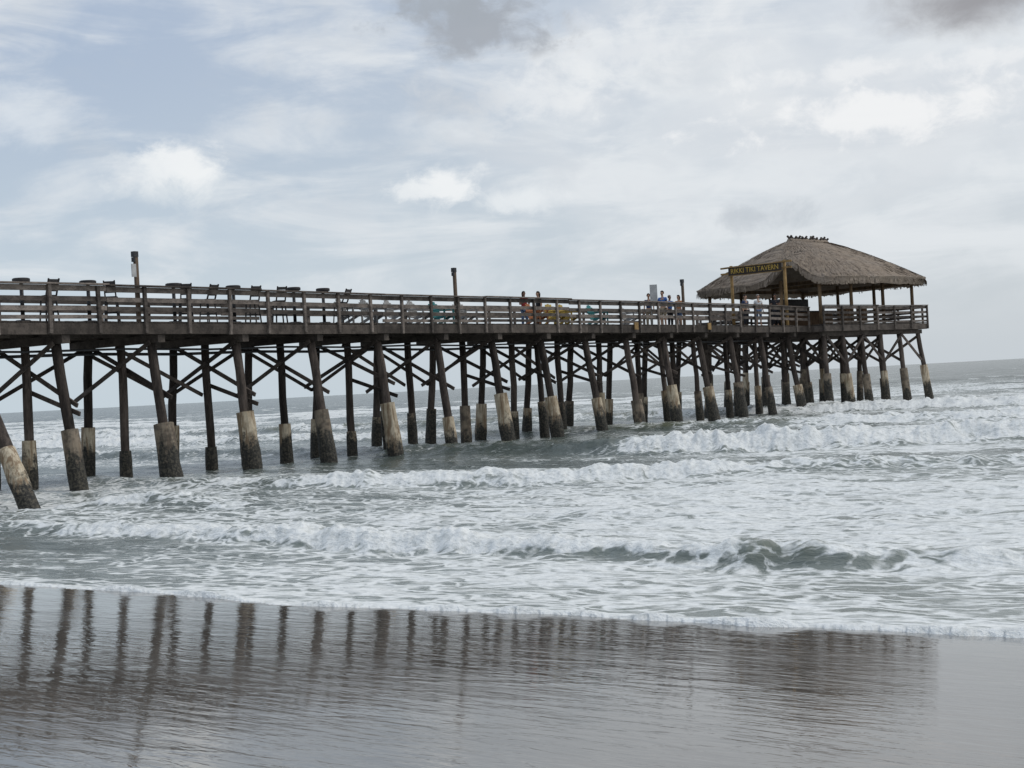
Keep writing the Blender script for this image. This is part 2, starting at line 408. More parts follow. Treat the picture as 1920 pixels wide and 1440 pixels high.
pier = empty('wooden_pier', PW(0, -2.2, 0))
tag(pier, 'long weathered wooden fishing pier on braced piles running out into the surf', 'pier')
po = tuple(pier.location)
T0, T1 = -13.0, 54.6
m = MB(); t = T0
while t < T1+.5:
    c = PW(t, -PWID/2, DZ-.03+random.uniform(-.004,.004)); m.box(c, (.135, PWID+random.uniform(0,.06), .05), PA); t += .15
m.build('deck', M['deck'], pier, po)
m = MB(); y = -HY
while y < HY:
    c = HW(0, y, DZ-.01+random.uniform(-.003,.003)); m.box(c, (HX*2+.1, .135, .05), E1A); y += .15
m.build('platform_deck', M['deck'], pier, po)
# stringers & fascia, by lengths
tt = T0
while tt < T1-1:
    te = min(tt+7.2, T1)
    for w in (.02, -1.45, -2.95, -PWID-.02):
        jz = random.uniform(-.02,.02)
        MB().beam(PW(tt+.01, w, 4.72+jz), PW(te-.01, w, 4.72+jz), .10, .33).build('fascia_beam' if w in (.02, -PWID-.02) else 'stringer', M['deck'], pier, po)
    tt = te
for a, b in (((-HX,-HY),(HX,-HY)), ((-HX,HY),(HX,HY)), ((HX,-HY),(HX,HY)), ((-HX,-HY),(-HX,HY)), ((-HX,0),(HX,0)), ((-HX,-2.4),(HX,-2.4)), ((-HX,2.4),(HX,2.4))):
    MB().beam(HW(a[0],a[1],4.71), HW(b[0],b[1],4.71), .12, .35).build('fascia_beam', M['deck'], pier, po)

# railings
def railing(A, B, sections, posts, out, side):
    A, B = Vector(A), Vector(B); L = (B-A).length; dirv = (B-A).normalized()
    for i in range(posts+1):
        p = A + dirv*(L*i/posts) + out*.10
        MB().beam((p.x,p.y,4.58+random.uniform(-.06,.03)), (p.x+random.uniform(-.02,.02),p.y+random.uniform(-.02,.02),RZ-.045), .09, .11, dirv).build('rail_post', M['rail'], pier, po)
    for k in range(sections):
        a = A + dirv*(L*k/sections+.012); b = A + dirv*(L*(k+1)/sections-.012); j = random.uniform(-.035,.035); j2 = random.uniform(-.035,.035)
        o = out*.10
        MB().beam((a.x+o.x,a.y+o.y,RZ-.02+j), (b.x+o.x,b.y+o.y,RZ-.02+j2), .24, .045).build('top_rail', M['rail'], pier, po)
        for zz, hh in ((5.91,.17),(5.60,.14),(5.32,.14),(5.06,.11)):
            i_ = out*(.022)
            if zz < 5.2 and (side > 0 and random.random() < .3): continue
            if side < 0 and zz < 5.4: continue
            MB().beam((a.x+i_.x,a.y+i_.y,zz+j), (b.x+i_.x,b.y+i_.y,zz+j2), .04, hh).build('rail', M['rail'], pier, po)
railing(PW(-9, 0, 0), PW(54.0, 0, 0), 10, 36, Q, 1)
railing(PW(-9, -PWID, 0), PW(54.9, -PWID, 0), 6, 32, -Q, -1)
e1 = (HW(1,0,0)-HW(0,0,0)); e2n = (HW(0,-1,0)-HW(0,0,0))
railing(HW(-HX,-HY,0), HW(HX,-HY,0), 2, 6, e2n, 1)
railing(HW(HX,-HY+.3,0), HW(HX,HY-.3,0), 2, 5, e1, 1)
railing(HW(-HX,HY,0), HW(HX,HY,0), 2, 6, -e2n, -1)
railing(HW(-HX,1.2,0), HW(-HX,HY-.3,0), 1, 2, -e1, 1)

# piles
def pile(top, bot, rt, rb, sl_top, sl_r, smat='sleeve'):
    top, bot = Vector(top), Vector(bot)
    n = 7; pts = [top.lerp(bot, i/(n-1)) for i in range(n)]
    for p in pts[1:-1]: p.x += random.uniform(-.03,.03); p.y += random.uniform(-.03,.03)
    pl = MB().tube(pts, [rt+(rb-rt)*i/(n-1) for i in range(n)], 12, .06).build('pile', M['pile'], pier, po, True)
    if sl_top is not None:
        f = (top.z-sl_top)/(top.z-bot.z); a = top.lerp(bot, f); k = 9
        pts = [a.lerp(bot, i/(k-1)) for i in range(k)]; rad = []
        for i in range(k):
            zz = pts[i].z; rr = sl_r*.94*(1+.01*i)
            if zz < .75: rr *= 1.06+random.uniform(-.04,.06)
            rad.append(rr)
        rad[0] = sl_r*.92
        mb = MB().tube(pts, rad, 16, .03); mb.build('pile_sleeve', M[smat], pl, po, False)
    return pl
t0, LB = 2.08, 3.58
bents = [t0+LB*k for k in range(-3, 15)]
for i, t in enumerate(bents):
    k = i-3
    if t > 54: break
    nb = .62+random.uniform(-.12,.12)
    dt = random.uniform(-.2,.2)
    slt = {-1:1.35, 0:1.75, 1:1.75, 2:1.95, 3:1.85, 4:1.95}.get(k, random.uniform(1.1,2.2))
    srn = {-1:.26, 0:.27, 1:.34, 2:.32, 3:.28, 4:.29}.get(k, random.uniform(.22,.30))
    sm_ = 'sleeve' if (k < 11 and k != 1) else 'sleeve_dark'
    if k == -1:   # the outermost raking pile
        pile(PW(t+.35,-.2,4.35), PW(t-.05, 3.75, -1.6), .17, .18, slt, srn)
    else:
        pile(PW(t,-.5,4.35), PW(t+dt, -.5+nb*1.35, -1.6), .150, .165, slt, srn, sm_)
    pile(PW(t+.05,-2.05,4.35), PW(t+random.uniform(-.1,.1), -2.05+random.uniform(-.05,.12), -1.6), .135, .145, (1.15 if k < 5 else 1.45)+random.uniform(-.4,.4), random.uniform(.19,.24), random.choice(['sleeve','sleeve_dark']))
    pile(PW(t,-3.6,4.35), PW(t+random.uniform(-.1,.1), -4.15, -1.6), .14, .155, random.uniform(1.2,2.0), random.uniform(.21,.27), 'sleeve' if random.random() < .6 else 'sleeve_dark')
    if k % 3 == 1 and k > 2 or k > 10:   # an extra repair pile beside the bent
        pile(PW(t+.75,-1.2,4.45), PW(t+.9+random.uniform(-.4,.4),-1.0,-1.6), .12, .135, random.uniform(1.2,1.7), .21, 'sleeve_dark')
    MB().beam(PW(t,.0,4.42), PW(t,-4.4,4.42), .28, .24).build('cap_beam', M['deck'], pier, po)
    zl = 2.55+random.uniform(-.25,.2)
    MB().beam(PW(t+.22,-3.75,4.32), PW(t+.22,.08,zl), .06, .13).build('cross_brace', M['brace'], pier, po)
    MB().beam(PW(t-.22,-.30,4.32), PW(t-.22,-4.15,zl+.05), .06, .13).build('cross_brace', M['brace'], pier, po)
    if k % 2 == 0:
        MB().beam(PW(t+.20,-2.2,2.95), PW(t+.20,.2,2.2), .06, .13).build('cross_brace', M['brace'], pier, po)
    if i+1 < len(bents) and bents[i+1] < 54:
        za, zb = (4.25,2.6) if k % 2 else (2.6,4.25)
        MB().beam(PW(t,-3.98,za), PW(bents[i+1],-3.98,zb), .06, .12).build('side_brace', M['brace'], pier, po)
        if k % 3 == 1 or k > 9: MB().beam(PW(t,-2.25,4.25), PW(bents[i+1],-2.25,2.6), .06, .12).build('side_brace', M['brace'], pier, po)
# utility pipes slung under the deck
for w, zz, rr in ((-.95,4.12,.035),(-2.6,4.05,.05)):
    pts = [PW(T0+3.58*j, w, zz+(.03 if j % 2 else -.02)) for j in range(19)]
    MB().tube(pts, [rr]*19, 8).build('pipe', M['dark_metal'], pier, po, True)
# platform piles
xs = [-4.9,-3.1,-1.2,.8,2.8,4.9]; ys = [-4.4,-1.5,1.5,4.4]
for iy, y in enumerate(ys):
    for ix, x in enumerate(xs):
        bx = .45 if ix == 5 else (-.25 if ix == 0 else random.uniform(-.25,.25)); by = -.35 if iy == 0 else random.uniform(-.15,.15)
        pile(HW(x,y,4.35), HW(x+bx*1.35,y+by*1.35,-1.6), .14, .155, random.uniform(1.5,2.45), random.uniform(.20,.27), 'sleeve' if (iy, ix) in ((0,4),(0,1)) else 'sleeve_dark')
    MB().beam(HW(-5.2,y,4.39), HW(5.2,y,4.39), .26, .25).build('cap_beam', M['deck'], pier, po)
    for ix in range(5):
        if (ix+iy) % 2 == 0: MB().beam(HW(xs[ix],y-.2,4.25), HW(xs[ix+1],y-.2,2.6), .06, .16).build('cross_brace', M['brace'], pier, po)
        else: MB().beam(HW(xs[ix+1],y-.2,4.25), HW(xs[ix],y-.2,2.6), .06, .16).build('cross_brace', M['brace'], pier, po)
for ix in range(6):
    for iy in range(3):
        a, b = (ys[iy], ys[iy+1]) if (ix+iy) % 2 else (ys[iy+1], ys[iy])
        MB().beam(HW(xs[ix]+.2,a,4.2), HW(xs[ix]+.2,b,2.6), .06, .16).build('side_brace', M['brace'], pier, po)
for px in (1190, 1327):
    t = t_at(px, 612, .1); MB().box(PW(t,.20,4.86), (.34,.04,.34), PA).build('plaque', M['yellow_wood'], pier, po)

# ------------------------------------------------------------------ hut
hut = empty('thatched_hut', (PC.x, PC.y, DZ+.02), E1A)
tag(hut, 'open sided hut with brown thatched hip roof at the seaward end of the pier', 'hut')
EZ, RG = 7.27-DZ-.02, 10.0-DZ-.02
a_, b_ = 5.85, 6.0; c_ = 1.9
def roofpt(th, v, off=0.0):
    n = 4.2; ct, st = math.cos(th), math.sin(th)
    ex = math.copysign(abs(ct)**(2/n), ct); ey = math.copysign(abs(st)**(2/n), st)
    hx = a_+(c_-a_)*v; hy = b_+(.12-b_)*v
    x, y = ex*hx, ey*hy
    zz = EZ+(RG-EZ)*(1-(1-v)**1.25)
    if ex < -.6:   # raised eyebrow over the landward entrance
        zz += 1.25*(1-v)**2.2*math.exp(-((y+2.7)/1.2)**2)*min(1, (-ex-.6)/.3)
    return Vector((x, y, zz+off))
nc, nv = 220, 34
m = MB()
rnd = random.Random(5)
ln = [[rnd.uniform(-1,1) for _ in range(nc)] for _ in range(nv+1)]
for j in range(nv+1):
    v = j/nv
    for i in range(nc):
        p = roofpt(2*math.pi*i/nc, v, .40)
        step = ((j % 5)/5.0)*.035
        nz_ = ln[j][i]*(.025 if j > 0 else .06)
        rad = 1+(.05*ln[j][i]/8)
        m.v.append((p.x*rad, p.y*rad, p.z+nz_-step))
for j in range(nv):
    for i in range(nc):
        a = j*nc+i; b = j*nc+(i+1) % nc; m.f.append((a,b,b+nc,a+nc))
k = len(m.v)
for j in range(8):
    v = j/7*.98
    for i in range(nc):
        p = roofpt(2*math.pi*i/nc, v, .0)
        sc = .97 if j == 0 else .96
        m.v.append((p.x*sc, p.y*sc, p.z+(ln[3][i]*.06 if j == 0 else 0)-(.05 if j else 0)))
for j in range(7):
    for i in range(nc):
        a = k+j*nc+i; b = k+j*nc+(i+1) % nc; m.f.append((a,a+nc,b+nc,b))
for i in range(nc):
    a, b = i, (i+1) % nc; m.f.append((a, k+a, k+b, b))
for q in range(3200):   # loose blades lying on and hanging off the thatch
    th = rnd.uniform(0, 2*math.pi); v = rnd.random()**1.5*.93
    p1 = roofpt(th, min(v+.07,.97), .42+rnd.uniform(0,.025)); p0_ = roofpt(th, v, .40+rnd.uniform(0,.04))
    if rnd.random() < .3:
        p1 = roofpt(th, .015, .38); p0_ = roofpt(th, 0, rnd.uniform(-.08,.18)); p0_.x *= 1.008; p0_.y *= 1.008
    tng = Vector((-p0_.y, p0_.x, 0)).normalized()*rnd.uniform(.02,.05)
    kk = len(m.v); m.v += [tuple(p0_-tng), tuple(p0_+tng), tuple(p1+tng*.6), tuple(p1-tng*.6)]; m.f.append((kk,kk+1,kk+2,kk+3))
roof = m.build('roof', M['thatch'], hut)
for i in range(11):
    x = -c_+.05+i*(2*c_-.1)/10+rnd.uniform(-.04,.04); mm = MB(); q = rnd.uniform(-.06,.1)
    for sgn in (-1,1): mm.beam((x+sgn*.04,sgn*.30,RG+.25), (x+.05+rnd.uniform(-.05,.10),-sgn*.16,RG+.68+q), .11, .09)
    mm.build('ridge_stake', M['stake'], roof)
MB().tube([(-c_-.2,0,RG+.32),(-c_,0,RG+.38),(c_,0,RG+.38),(c_+.2,0,RG+.32)], [.08,.2,.2,.08], 10).build('ridge_roll', M['thatch'], roof, smooth=True)
px_ = [-4.8,-1.7,1.6,4.8]
for x in px_:
    for y in (-4.2, 4.2):
        MB().tube([(x,y,-.02),(x,y,EZ+.35)], [.11,.10], 10).build('post', M['post'], hut, smooth=True)
for y in (-1.4, 1.4):
    for x in (-4.8, 4.8): MB().tube([(x,y,-.02),(x,y,EZ+.5)], [.11,.10], 10).build('post', M['post'], hut, smooth=True)
for y in (-4.2, 4.2): MB().beam((-5,y,EZ+.28), (5,y,EZ+.28), .14, .2).build('beam', M['post'], hut)
for x in (4.8,): MB().beam((x,-4.3,EZ+.18), (x,4.3,EZ+.18), .14, .2).build('beam', M['post'], hut)
for x in (-1.7, 1.6): MB().beam((x,-4.3,EZ+.46), (x,4.3,EZ+.46), .14, .2).build('beam', M['post'], hut)

# bar counter
bar = empty('bar_counter', HW(1.0, .9, DZ+.02), E1A)
tag(bar, 'dark wooden bar counter under the thatched roof', 'bar counter')
MB().box((0,0,.53),(4.2,.5,1.06)).build('counter_front', M['bin'], bar)
MB().box((0,-.08,1.09),(4.5,.78,.06)).build('counter_top', M['dark'], bar)
MB().box((0,1.6,1.0),(3.6,.4,2.0)).build('back_shelf', M['dark'], bar)

# ------------------------------------------------------------------ entrance sign
sg = empty('entrance_sign', PW(51.5,-1.8,DZ))
tag(sg, 'dark sign board with yellow lettering hung between two yellow wood posts before the hut', 'sign')
so = tuple(sg.location)
for w, top in ((-.12, 8.70), (-3.5, 8.66)):
    MB().tube([PW(51.5,w,DZ), PW(51.5,w,top)], [.10,.09], 10).build('post', M['yellow_wood'], sg, so, True)
    for dz in (.12,.46):
        MB().beam(PW(51.38,w-.62,top-dz), PW(51.38,w+.5,top-dz+.03), .08, .10).build('crosspiece', M['yellow_wood'], sg, so)
B0, B1 = 8.30, 8.33; W0, W1 = -3.55, -.20
bd = MB().beam(PW(51.26,W0,B0), PW(51.26,W1,B1), .06, .46).build('board', M['sign_board'], sg, so)
for off in (.25,-.25):
    MB().beam(PW(51.22,W0,B0+off), PW(51.22,W1,B1+off), .06, .04).build('board_trim', M['yellow_wood'], bd, so)
cu = bpy.data.curves.new('lettering', 'FONT'); cu.body = 'RIKKI TIKI TAVERN'; cu.size = .34; cu.extrude = .01; cu.align_x = 'CENTER'; cu.align_y = 'CENTER'
tmp = bpy.data.objects.new('tmp', cu); COL.objects.link(tmp)
bpy.context.view_layer.update()
me = bpy.data.meshes.new_from_object(tmp.evaluated_get(bpy.context.evaluated_depsgraph_get())); bpy.data.objects.remove(tmp)
wdt = max(v.co.x for v in me.vertices)-min(v.co.x for v in me.vertices)
lean = math.atan2(B1-B0, W1-W0); fx = 3.0/wdt
for v in me.vertices:
    lx, lz = v.co.x*fx, v.co.y*1.2
    lx, lz = lx*math.cos(lean)-lz*math.sin(lean), lx*math.sin(lean)+lz*math.cos(lean)
    p = PW(51.26-.04-v.co.z, (W0+W1)/2+lx, (B0+B1)/2+lz); v.co = (p.x-so[0], p.y-so[1], p.z-so[2])
me.name = 'lettering'; me.materials.append(M['letter']); lo = bpy.data.objects.new('lettering', me); COL.objects.link(lo); lo.parent = bd

# ------------------------------------------------------------------ lamp posts
def lamp(px, py, label, hh, sign=False):
    t = t_at(px, py, -.12); loc = PW(t, -.14, DZ); o = empty('lamp_post', loc, PA); tag(o, label, 'lamp post', 'wooden lamp posts along the near railing')
    MB().box((0,0,hh/2),(.11,.11,hh)).build('pole', M['lamp_wood'], o)
    MB().box((-.03,.0,hh+.09), (.17,.15,.17)).build('lamp_head', M['dark_metal'], o)
    MB().box((-.09,0,hh-.08), (.06,.12,.14)).build('bracket', M['dark_metal'], o)
    if sign:
        MB().box((-.15,-.07,hh-.42),(.17,.03,.40)).build('notice_plate', M['white'], o)
lamp(258, 541, 'wooden lamp post with a white notice plate, leftmost along the railing', 2.0, True)
lamp(855, 556, 'plain wooden lamp post rising from the middle of the railing', 2.05)
lamp(1282, 568, 'wooden lamp post just left of the thatched hut', 2.12)

# white panel board
t = t_at(1226, 560, -.9); nb_ = empty('notice_board', PW(t,-.9,DZ), PA-R(55))
tag(nb_, 'tall narrow white notice board on the deck left of the lamp post nearest the hut', 'notice board')
for x in (-.15,.15): MB().beam((x,0,0),(x,0,2.05), .06,.06).build('leg', M['grey'], nb_)
MB().box((0,-.05,1.60),(.36,.03,.90)).build('panel', M['white'], nb_)

# ------------------------------------------------------------------ bar tables, stools, chairs
def make_table():
    o = empty('bar_table', (0,0,0))
    MB().tube([(0,0,1.15),(0,0,1.17),(0,0,1.25),(0,0,1.27)], [.20,.25,.25,.21], 24).build('tabletop', M['dark'], o)
    MB().tube([(0,0,.05),(0,0,1.15)], [.06,.055], 12).build('pedestal', M['dark_metal'], o, smooth=True)
    MB().tube([(0,0,0),(0,0,.05)], [.26,.20], 24).build('base', M['dark_metal'], o)
    return o
def make_stool():
    o = empty('bar_chair', (0,0,0))
    MB().box((0,0,.77),(.36,.38,.05)).build('seat', M['dark'], o)
    m = MB()
    for zz in (.94,1.06,1.19): m.beam((-.16,-.20-(zz-.78)*.45,zz),(.16,-.20-(zz-.78)*.45,zz), .03,.10)
    for x in (-.16,.16): m.beam((x,-.19,.78),(x,-.41,1.26), .04,.04)
    m.build('backrest', M['dark'], o)
    for sx in (-1,1):
        for sy in (-1,1): MB().beam((sx*.15,sy*.16,.75),(sx*.20,sy*.21,0), .04,.04).build('leg', M['dark'], o)
    m = MB()
    for sy in (-1,1): m.beam((-.18,sy*.19,.3),(.18,sy*.19,.3), .03,.03)
    for sx in (-1,1): m.beam((sx*.18,-.19,.3),(sx*.18,.19,.3), .03,.03)
    m.build('footrest', M['dark'], o)
    return o
ordn = ['first','second','third','fourth','fifth','sixth','seventh','eighth','ninth']
tb = make_table(); st = make_stool()
for i, px in enumerate([40,165,325,437,550,605]):
    o = tb if i == 0 else copy_tree(tb); w = -.50-random.uniform(0,.15)
    o.location = PW(t_at(px, 540, w), w, DZ)
    tag(o, 'dark round bar table behind the railing, %s of six counted from the left' % ordn[i], 'table', 'bar tables on the pier')
for i, px in enumerate([90,208,346,388,472,522,637]):
    o = st if i == 0 else copy_tree(st); w = -.55-random.uniform(0,.15)
    o.location = PW(t_at(px, 545, w), w, DZ); o.rotation_euler.z = PA+random.uniform(-.9,.3)
    tag(o, 'dark high bar chair behind the railing, %s of seven counted from the left' % ordn[i], 'chair', 'bar chairs on the pier')
def make_adir(mt):
    o = empty('deck_chair', (0,0,0))
    m = MB()
    for i in range(5): m.beam((-.27,.32-.13*i,.42-.035*i),(.27,.32-.13*i,.42-.035*i), .11,.025)
    m.build('seat', mt, o)
    m = MB()
    for i in range(5):
        x = -.22+.11*i; hh = .98-.03*abs(i-2)**2
        m.beam((x,-.24,.28),(x*1.15,-.24-.36*(hh-.28),hh), .10,.025,(0,1,0))
    m.beam((-.27,-.33,.60),(.27,-.33,.60), .03,.07); m.build('backrest', mt, o)
    for sx in (-1,1):
        MB().beam((sx*.33,.42,.62),(sx*.33,-.38,.58), .12,.03).build('arm', mt, o)
        MB().beam((sx*.31,.34,0),(sx*.31,.34,.60), .04,.09).build('leg', mt, o)
        MB().beam((sx*.29,.36,.40),(sx*.29,-.50,.0), .04,.10).build('leg', mt, o)
    return o
protos = {}
for px, c, lab in [(655,'pale','white slatted deck chair at the left end of the row of coloured chairs'),(700,'grey','grey slatted deck chair among the white ones'),(745,'pale','white slatted deck chair right of the grey one'),
                   (787,'pale','white slatted deck chair just left of the first teal chair'),(828,'teal','teal slatted deck chair left of the middle lamp post'),(872,'pale','white slatted deck chair just right of the middle lamp post'),
                   (1006,'orange','orange slatted deck chair beside the two standing people'),(1040,'yellow','yellow slatted deck chair next to the orange one'),(1066,'yellow','yellow slatted deck chair, farther right of the two yellow ones'),
                   (1120,'teal','teal slatted deck chair right of the yellow chairs'),(1180,'pale','white slatted deck chair nearest the notice board')]:
    if c not in protos: protos[c] = o = make_adir(M[c])
    else: o = copy_tree(protos[c])
    w = -.72-random.uniform(0,.12); o.location = PW(t_at(px,575,w), w, DZ); o.rotation_euler.z = PA+math.pi+random.uniform(-.3,.3)
    tag(o, lab, 'chair', 'slatted deck chairs')
# bins by the hut rail
bn = empty('litter_bin', HW(-2.4,-4.2,DZ+.02), E1A)
m = MB()
for i in range(12):
    a = 2*math.pi*i/12; m.beam((.30*math.cos(a),.30*math.sin(a),.03),(.30*math.cos(a),.30*math.sin(a),.92), .15,.03,(math.cos(a),math.sin(a),0))
m.build('body', M['bin'], bn); MB().tube([(0,0,.9),(0,0,.98),(0,0,1.04)], [.35,.33,.12], 20).build('lid', M['dark'], bn)
tag(bn, 'brown slatted litter bin inside the hut railing, left of the pair', 'bin', 'litter bins by the hut')
b2 = copy_tree(bn); b2.location = HW(-.7,-4.2,DZ+.02); tag(b2, 'brown slatted litter bin inside the hut railing, right of the pair')

# ------------------------------------------------------------------ people
def skin_obj(name, vs, es, rs, mat, parent, sub=1, root=0):
    me = bpy.data.meshes.new(name); me.from_pydata(vs, es, []); o = bpy.data.objects.new(name, me); COL.objects.link(o)
    sk = o.modifiers.new('Skin', 'SKIN'); sk.use_smooth_shade = True
    sv = me.skin_vertices[0].data
    for i, r_ in enumerate(rs):
        sv[i].radius = r_ if isinstance(r_, tuple) else (r_, r_); sv[i].use_root = (i == root)
    ss = o.modifiers.new('Sub', 'SUBSURF'); ss.levels = sub; ss.render_levels = sub
    bpy.context.view_layer.update()
    nm = bpy.data.meshes.new_from_object(o.evaluated_get(bpy.context.evaluated_depsgraph_get()))
    o.modifiers.clear(); o.data = nm; nm.name = name; bpy.data.meshes.remove(me)
    nm.materials.clear(); nm.materials.append(mat); nm.polygons.foreach_set('use_smooth', [True]*len(nm.polygons))
    o.parent = parent; return o
def person(loc, rz, H, label, skin, top, legs, hair, arm=0.0, longhair=False, shorts=False):
    o = empty('person', loc, rz); tag(o, label, 'person'); k = H/1.76
    V = []; E = []; Rd = []
    def add(p, r_, par=None):
        V.append((p[0]*k,p[1]*k,p[2]*k)); Rd.append(tuple(x*k for x in r_) if isinstance(r_, tuple) else r_*k)
        if par is not None: E.append((par, len(V)-1))
        return len(V)-1
    pel = add((0,0,.95),(.145,.11)); sp = add((0,-.01,1.13),(.13,.10),pel); ch = add((0,0,1.30),(.155,.11),sp); nb = add((0,-.01,1.44),(.07,.065),ch)
    nk = add((0,.0,1.52),.052,nb); jaw = add((0,.03,1.585),(.062,.07),nk); hd = add((0,.015,1.66),(.078,.092),jaw); add((0,.0,1.735),(.06,.07),hd)
    add((0,.125,1.645),.013,hd)   # nose
    arms = []
    for sx in (-1,1):
        sh = add((sx*.18,0,1.40),.058,ch)
        if arm > 0: el, wr, fd = (sx*.24,.06,1.14), (sx*.17,.28,1.10+.1*arm), Vector((-.2*sx,1,.15)).normalized()
        else: el, wr, fd = (sx*.235,-.03,1.13), (sx*.25,.05,.88), Vector((0,.25,-1)).normalized()
        e_ = add(el,.042,sh); w_ = add(wr,.030,e_); pm = Vector(wr)+fd*.07; p_ = add(pm,(.036,.02),w_)
        lat = fd.cross(Vector((sx,0,0))).normalized()
        for fi, fl in enumerate((.062,.075,.07,.055)):
            b0 = pm+fd*.025+lat*((fi-1.5)*.019); f1 = add(b0+fd*(fl*.5),.009,p_); add(b0+fd*(fl*.9)+Vector((-sx*.015,0,0)),.007,f1)
        tb_ = add(pm-fd*.02+lat*.04,.010,p_); add(pm+fd*.02+lat*.055,.008,tb_)
        hp = add((sx*.09,0,.87),.092,pel); kn = add((sx*.105,.02,.49),.060,hp); an = add((sx*.11,-.01,.08),.042,kn); add((sx*.13,.15,.035),(.038,.03),an)
        arms.append((sh,e_,hp,kn,an))
    skin_obj('body', V, E, Rd, skin, o, 1, 0)
    # shirt
    G = 1.16; vs = [V[pel],V[sp],V[ch],V[nb]]; rs = [tuple(x*G for x in Rd[pel]),tuple(x*G for x in Rd[sp]),tuple(x*1.15 for x in Rd[ch]),tuple(x*1.1 for x in Rd[nb])]; es = [(0,1),(1,2),(2,3)]
    for sh,e_,hp,kn,an in arms:
        a = len(vs); vs.append(V[sh]); rs.append(Rd[sh]*1.28); es.append((2,a)); vs.append(tuple(V[sh][i]*.45+V[e_][i]*.55 for i in range(3))); rs.append(Rd[e_]*1.55); es.append((a,a+1))
    skin_obj('shirt', vs, es, rs, top, o, 1, 0)
    vs = [V[pel]]; rs = [tuple(x*1.13 for x in Rd[pel])]; es = []
    for sh,e_,hp,kn,an in arms:
        a = len(vs); vs.append(V[hp]); rs.append(Rd[hp]*1.17); es.append((0,a)); vs.append(V[kn]); rs.append(Rd[kn]*1.35); es.append((a,a+1))
        if not shorts: vs.append(tuple(V[kn][i]*.06+V[an][i]*.94 for i in range(3))); rs.append(Rd[an]*1.5); es.append((a+1,a+2))
    skin_obj('shorts' if shorts else 'trousers', vs, es, rs, legs, o, 1, 0)
    bm = bmesh.new(); bmesh.ops.create_icosphere(bm, subdivisions=3, radius=1.0)
    bmesh.ops.delete(bm, geom=[v for v in bm.verts if v.co.z < (-.75 if v.co.y < -.1 else .12) or (v.co.y > .45 and v.co.z < .45)], context='VERTS')
    for v in bm.verts:
        zz = v.co.z; v.co = Vector((v.co.x*.093, v.co.y*.108+.0, v.co.z*.105+1.685))*k
        if longhair and zz < .1: v.co.z -= .20*k*(.1-zz); v.co.y -= .02*k
    me = bpy.data.meshes.new('hair'); bm.to_mesh(me); bm.free(); me.materials.append(hair); ho = bpy.data.objects.new('hair', me); COL.objects.link(ho); ho.parent = o
    for sx in (-1,1):
        m = MB(); m.tube([(sx*.031*k,.092*k,1.668*k),(sx*.031*k,.104*k,1.668*k)], [.011*k,.008*k], 8); m.build('eye', M['hair_dark'], o)
        m = MB(); m.tube([(sx*.076*k,.0,1.63*k),(sx*.088*k,-.01,1.655*k),(sx*.086*k,-.01,1.69*k)], [.012*k,.02*k,.014*k], 8); m.build('ear', skin, o, smooth=True)
    MB().beam((-.022*k,.1*k,1.603*k),(.022*k,.1*k,1.603*k), .012*k,.009*k).build('mouth', M['c_red'], o)
    return o
def pp(px, w): t = t_at(px, 560, w); return PW(t, w, DZ)
person(pp(982,-2.8), R(200), 1.68, 'person with dark hair in a red top, left of the pair behind the rail', M['skin_b'], M['c_red'], M['c_denim'], M['hair_dark'], 1, True)
person(pp(1009,-2.8), R(120), 1.70, 'person with dark hair in black clothes, right of the pair behind the rail', M['skin_a'], M['c_dark'], M['c_dark'], M['hair_dark'], 0, True)
person(pp(1216,-2.4), R(170), 1.76, 'person in navy clothes left of the white notice board', M['skin_a'], M['c_navy'], M['c_khaki'], M['hair_dark'], 0)
person(pp(1242,-1.8), R(150), 1.86, 'tall person in a blue shirt right of the white notice board', M['skin_a'], M['c_blue'], M['c_khaki'], M['hair_dark'], 0, False, True)
person(pp(1255,-2.2), R(215), 1.70, 'shorter person in a blue shirt and dark trousers beside the tall one', M['skin_b'], M['c_blue'], M['c_dark'], M['hair_grey'], 1)
person(pp(1272,-1.5), R(140), 1.64, 'person in an orange top beside the lamp post nearest the hut', M['skin_a'], M['c_orange'], M['c_denim'], M['hair_dark'], 0, True, True)
person(pp(1421,-.9), R(190), 1.78, 'person in a white shirt standing under the hut sign', M['skin_a'], M['c_white'], M['c_denim'], M['hair_grey'], 0, False, True)
person(pp(1453,-.7), R(160), 1.82, 'person in dark clothes standing under the right side of the hut sign', M['skin_b'], M['c_dark'], M['c_dark'], M['hair_dark'], 1)
person(pp(1397,-1.6), R(220), 1.82, 'person in dark navy clothes near the left post of the hut sign', M['skin_a'], M['c_navy'], M['c_dark'], M['hair_dark'], 0)

# ------------------------------------------------------------------ sky
W = bpy.data.worlds.new('World'); S.world = W; W.use_nodes = True
nt = W.node_tree; nt.nodes.clear(); g = N(nt)
wo = g.n('ShaderNodeOutputWorld'); bg = g.n('ShaderNodeBackground'); g.l(bg.outputs[0], wo.inputs[0]); bg.inputs[1].default_value = .105
SUN_EL, SUN_AZ = R(52), R(75)
sky = g.n('ShaderNodeTexSky', sky_type='NISHITA'); sky.sun_disc = False; sky.sun_elevation = SUN_EL; sky.sun_rotation = SUN_AZ; sky.air_density = 1.2; sky.dust_density = 2.0
dirv = g.n('ShaderNodeTexCoord').outputs['Generated']
sx = g.n('ShaderNodeSeparateXYZ'); g.l(dirv, sx.inputs[0])
az = g.math('ARCTAN2', sx.outputs[0], sx.outputs[1]); el = g.math('ARCSINE', sx.outputs[2])
cv = g.n('ShaderNodeCombineXYZ'); g.l(az, cv.inputs[0]); g.l(el, cv.inputs[1]); cv = cv.outputs[0]
def K(c, k=10): return (c[0]*k, c[1]*k, c[2]*k, 1)
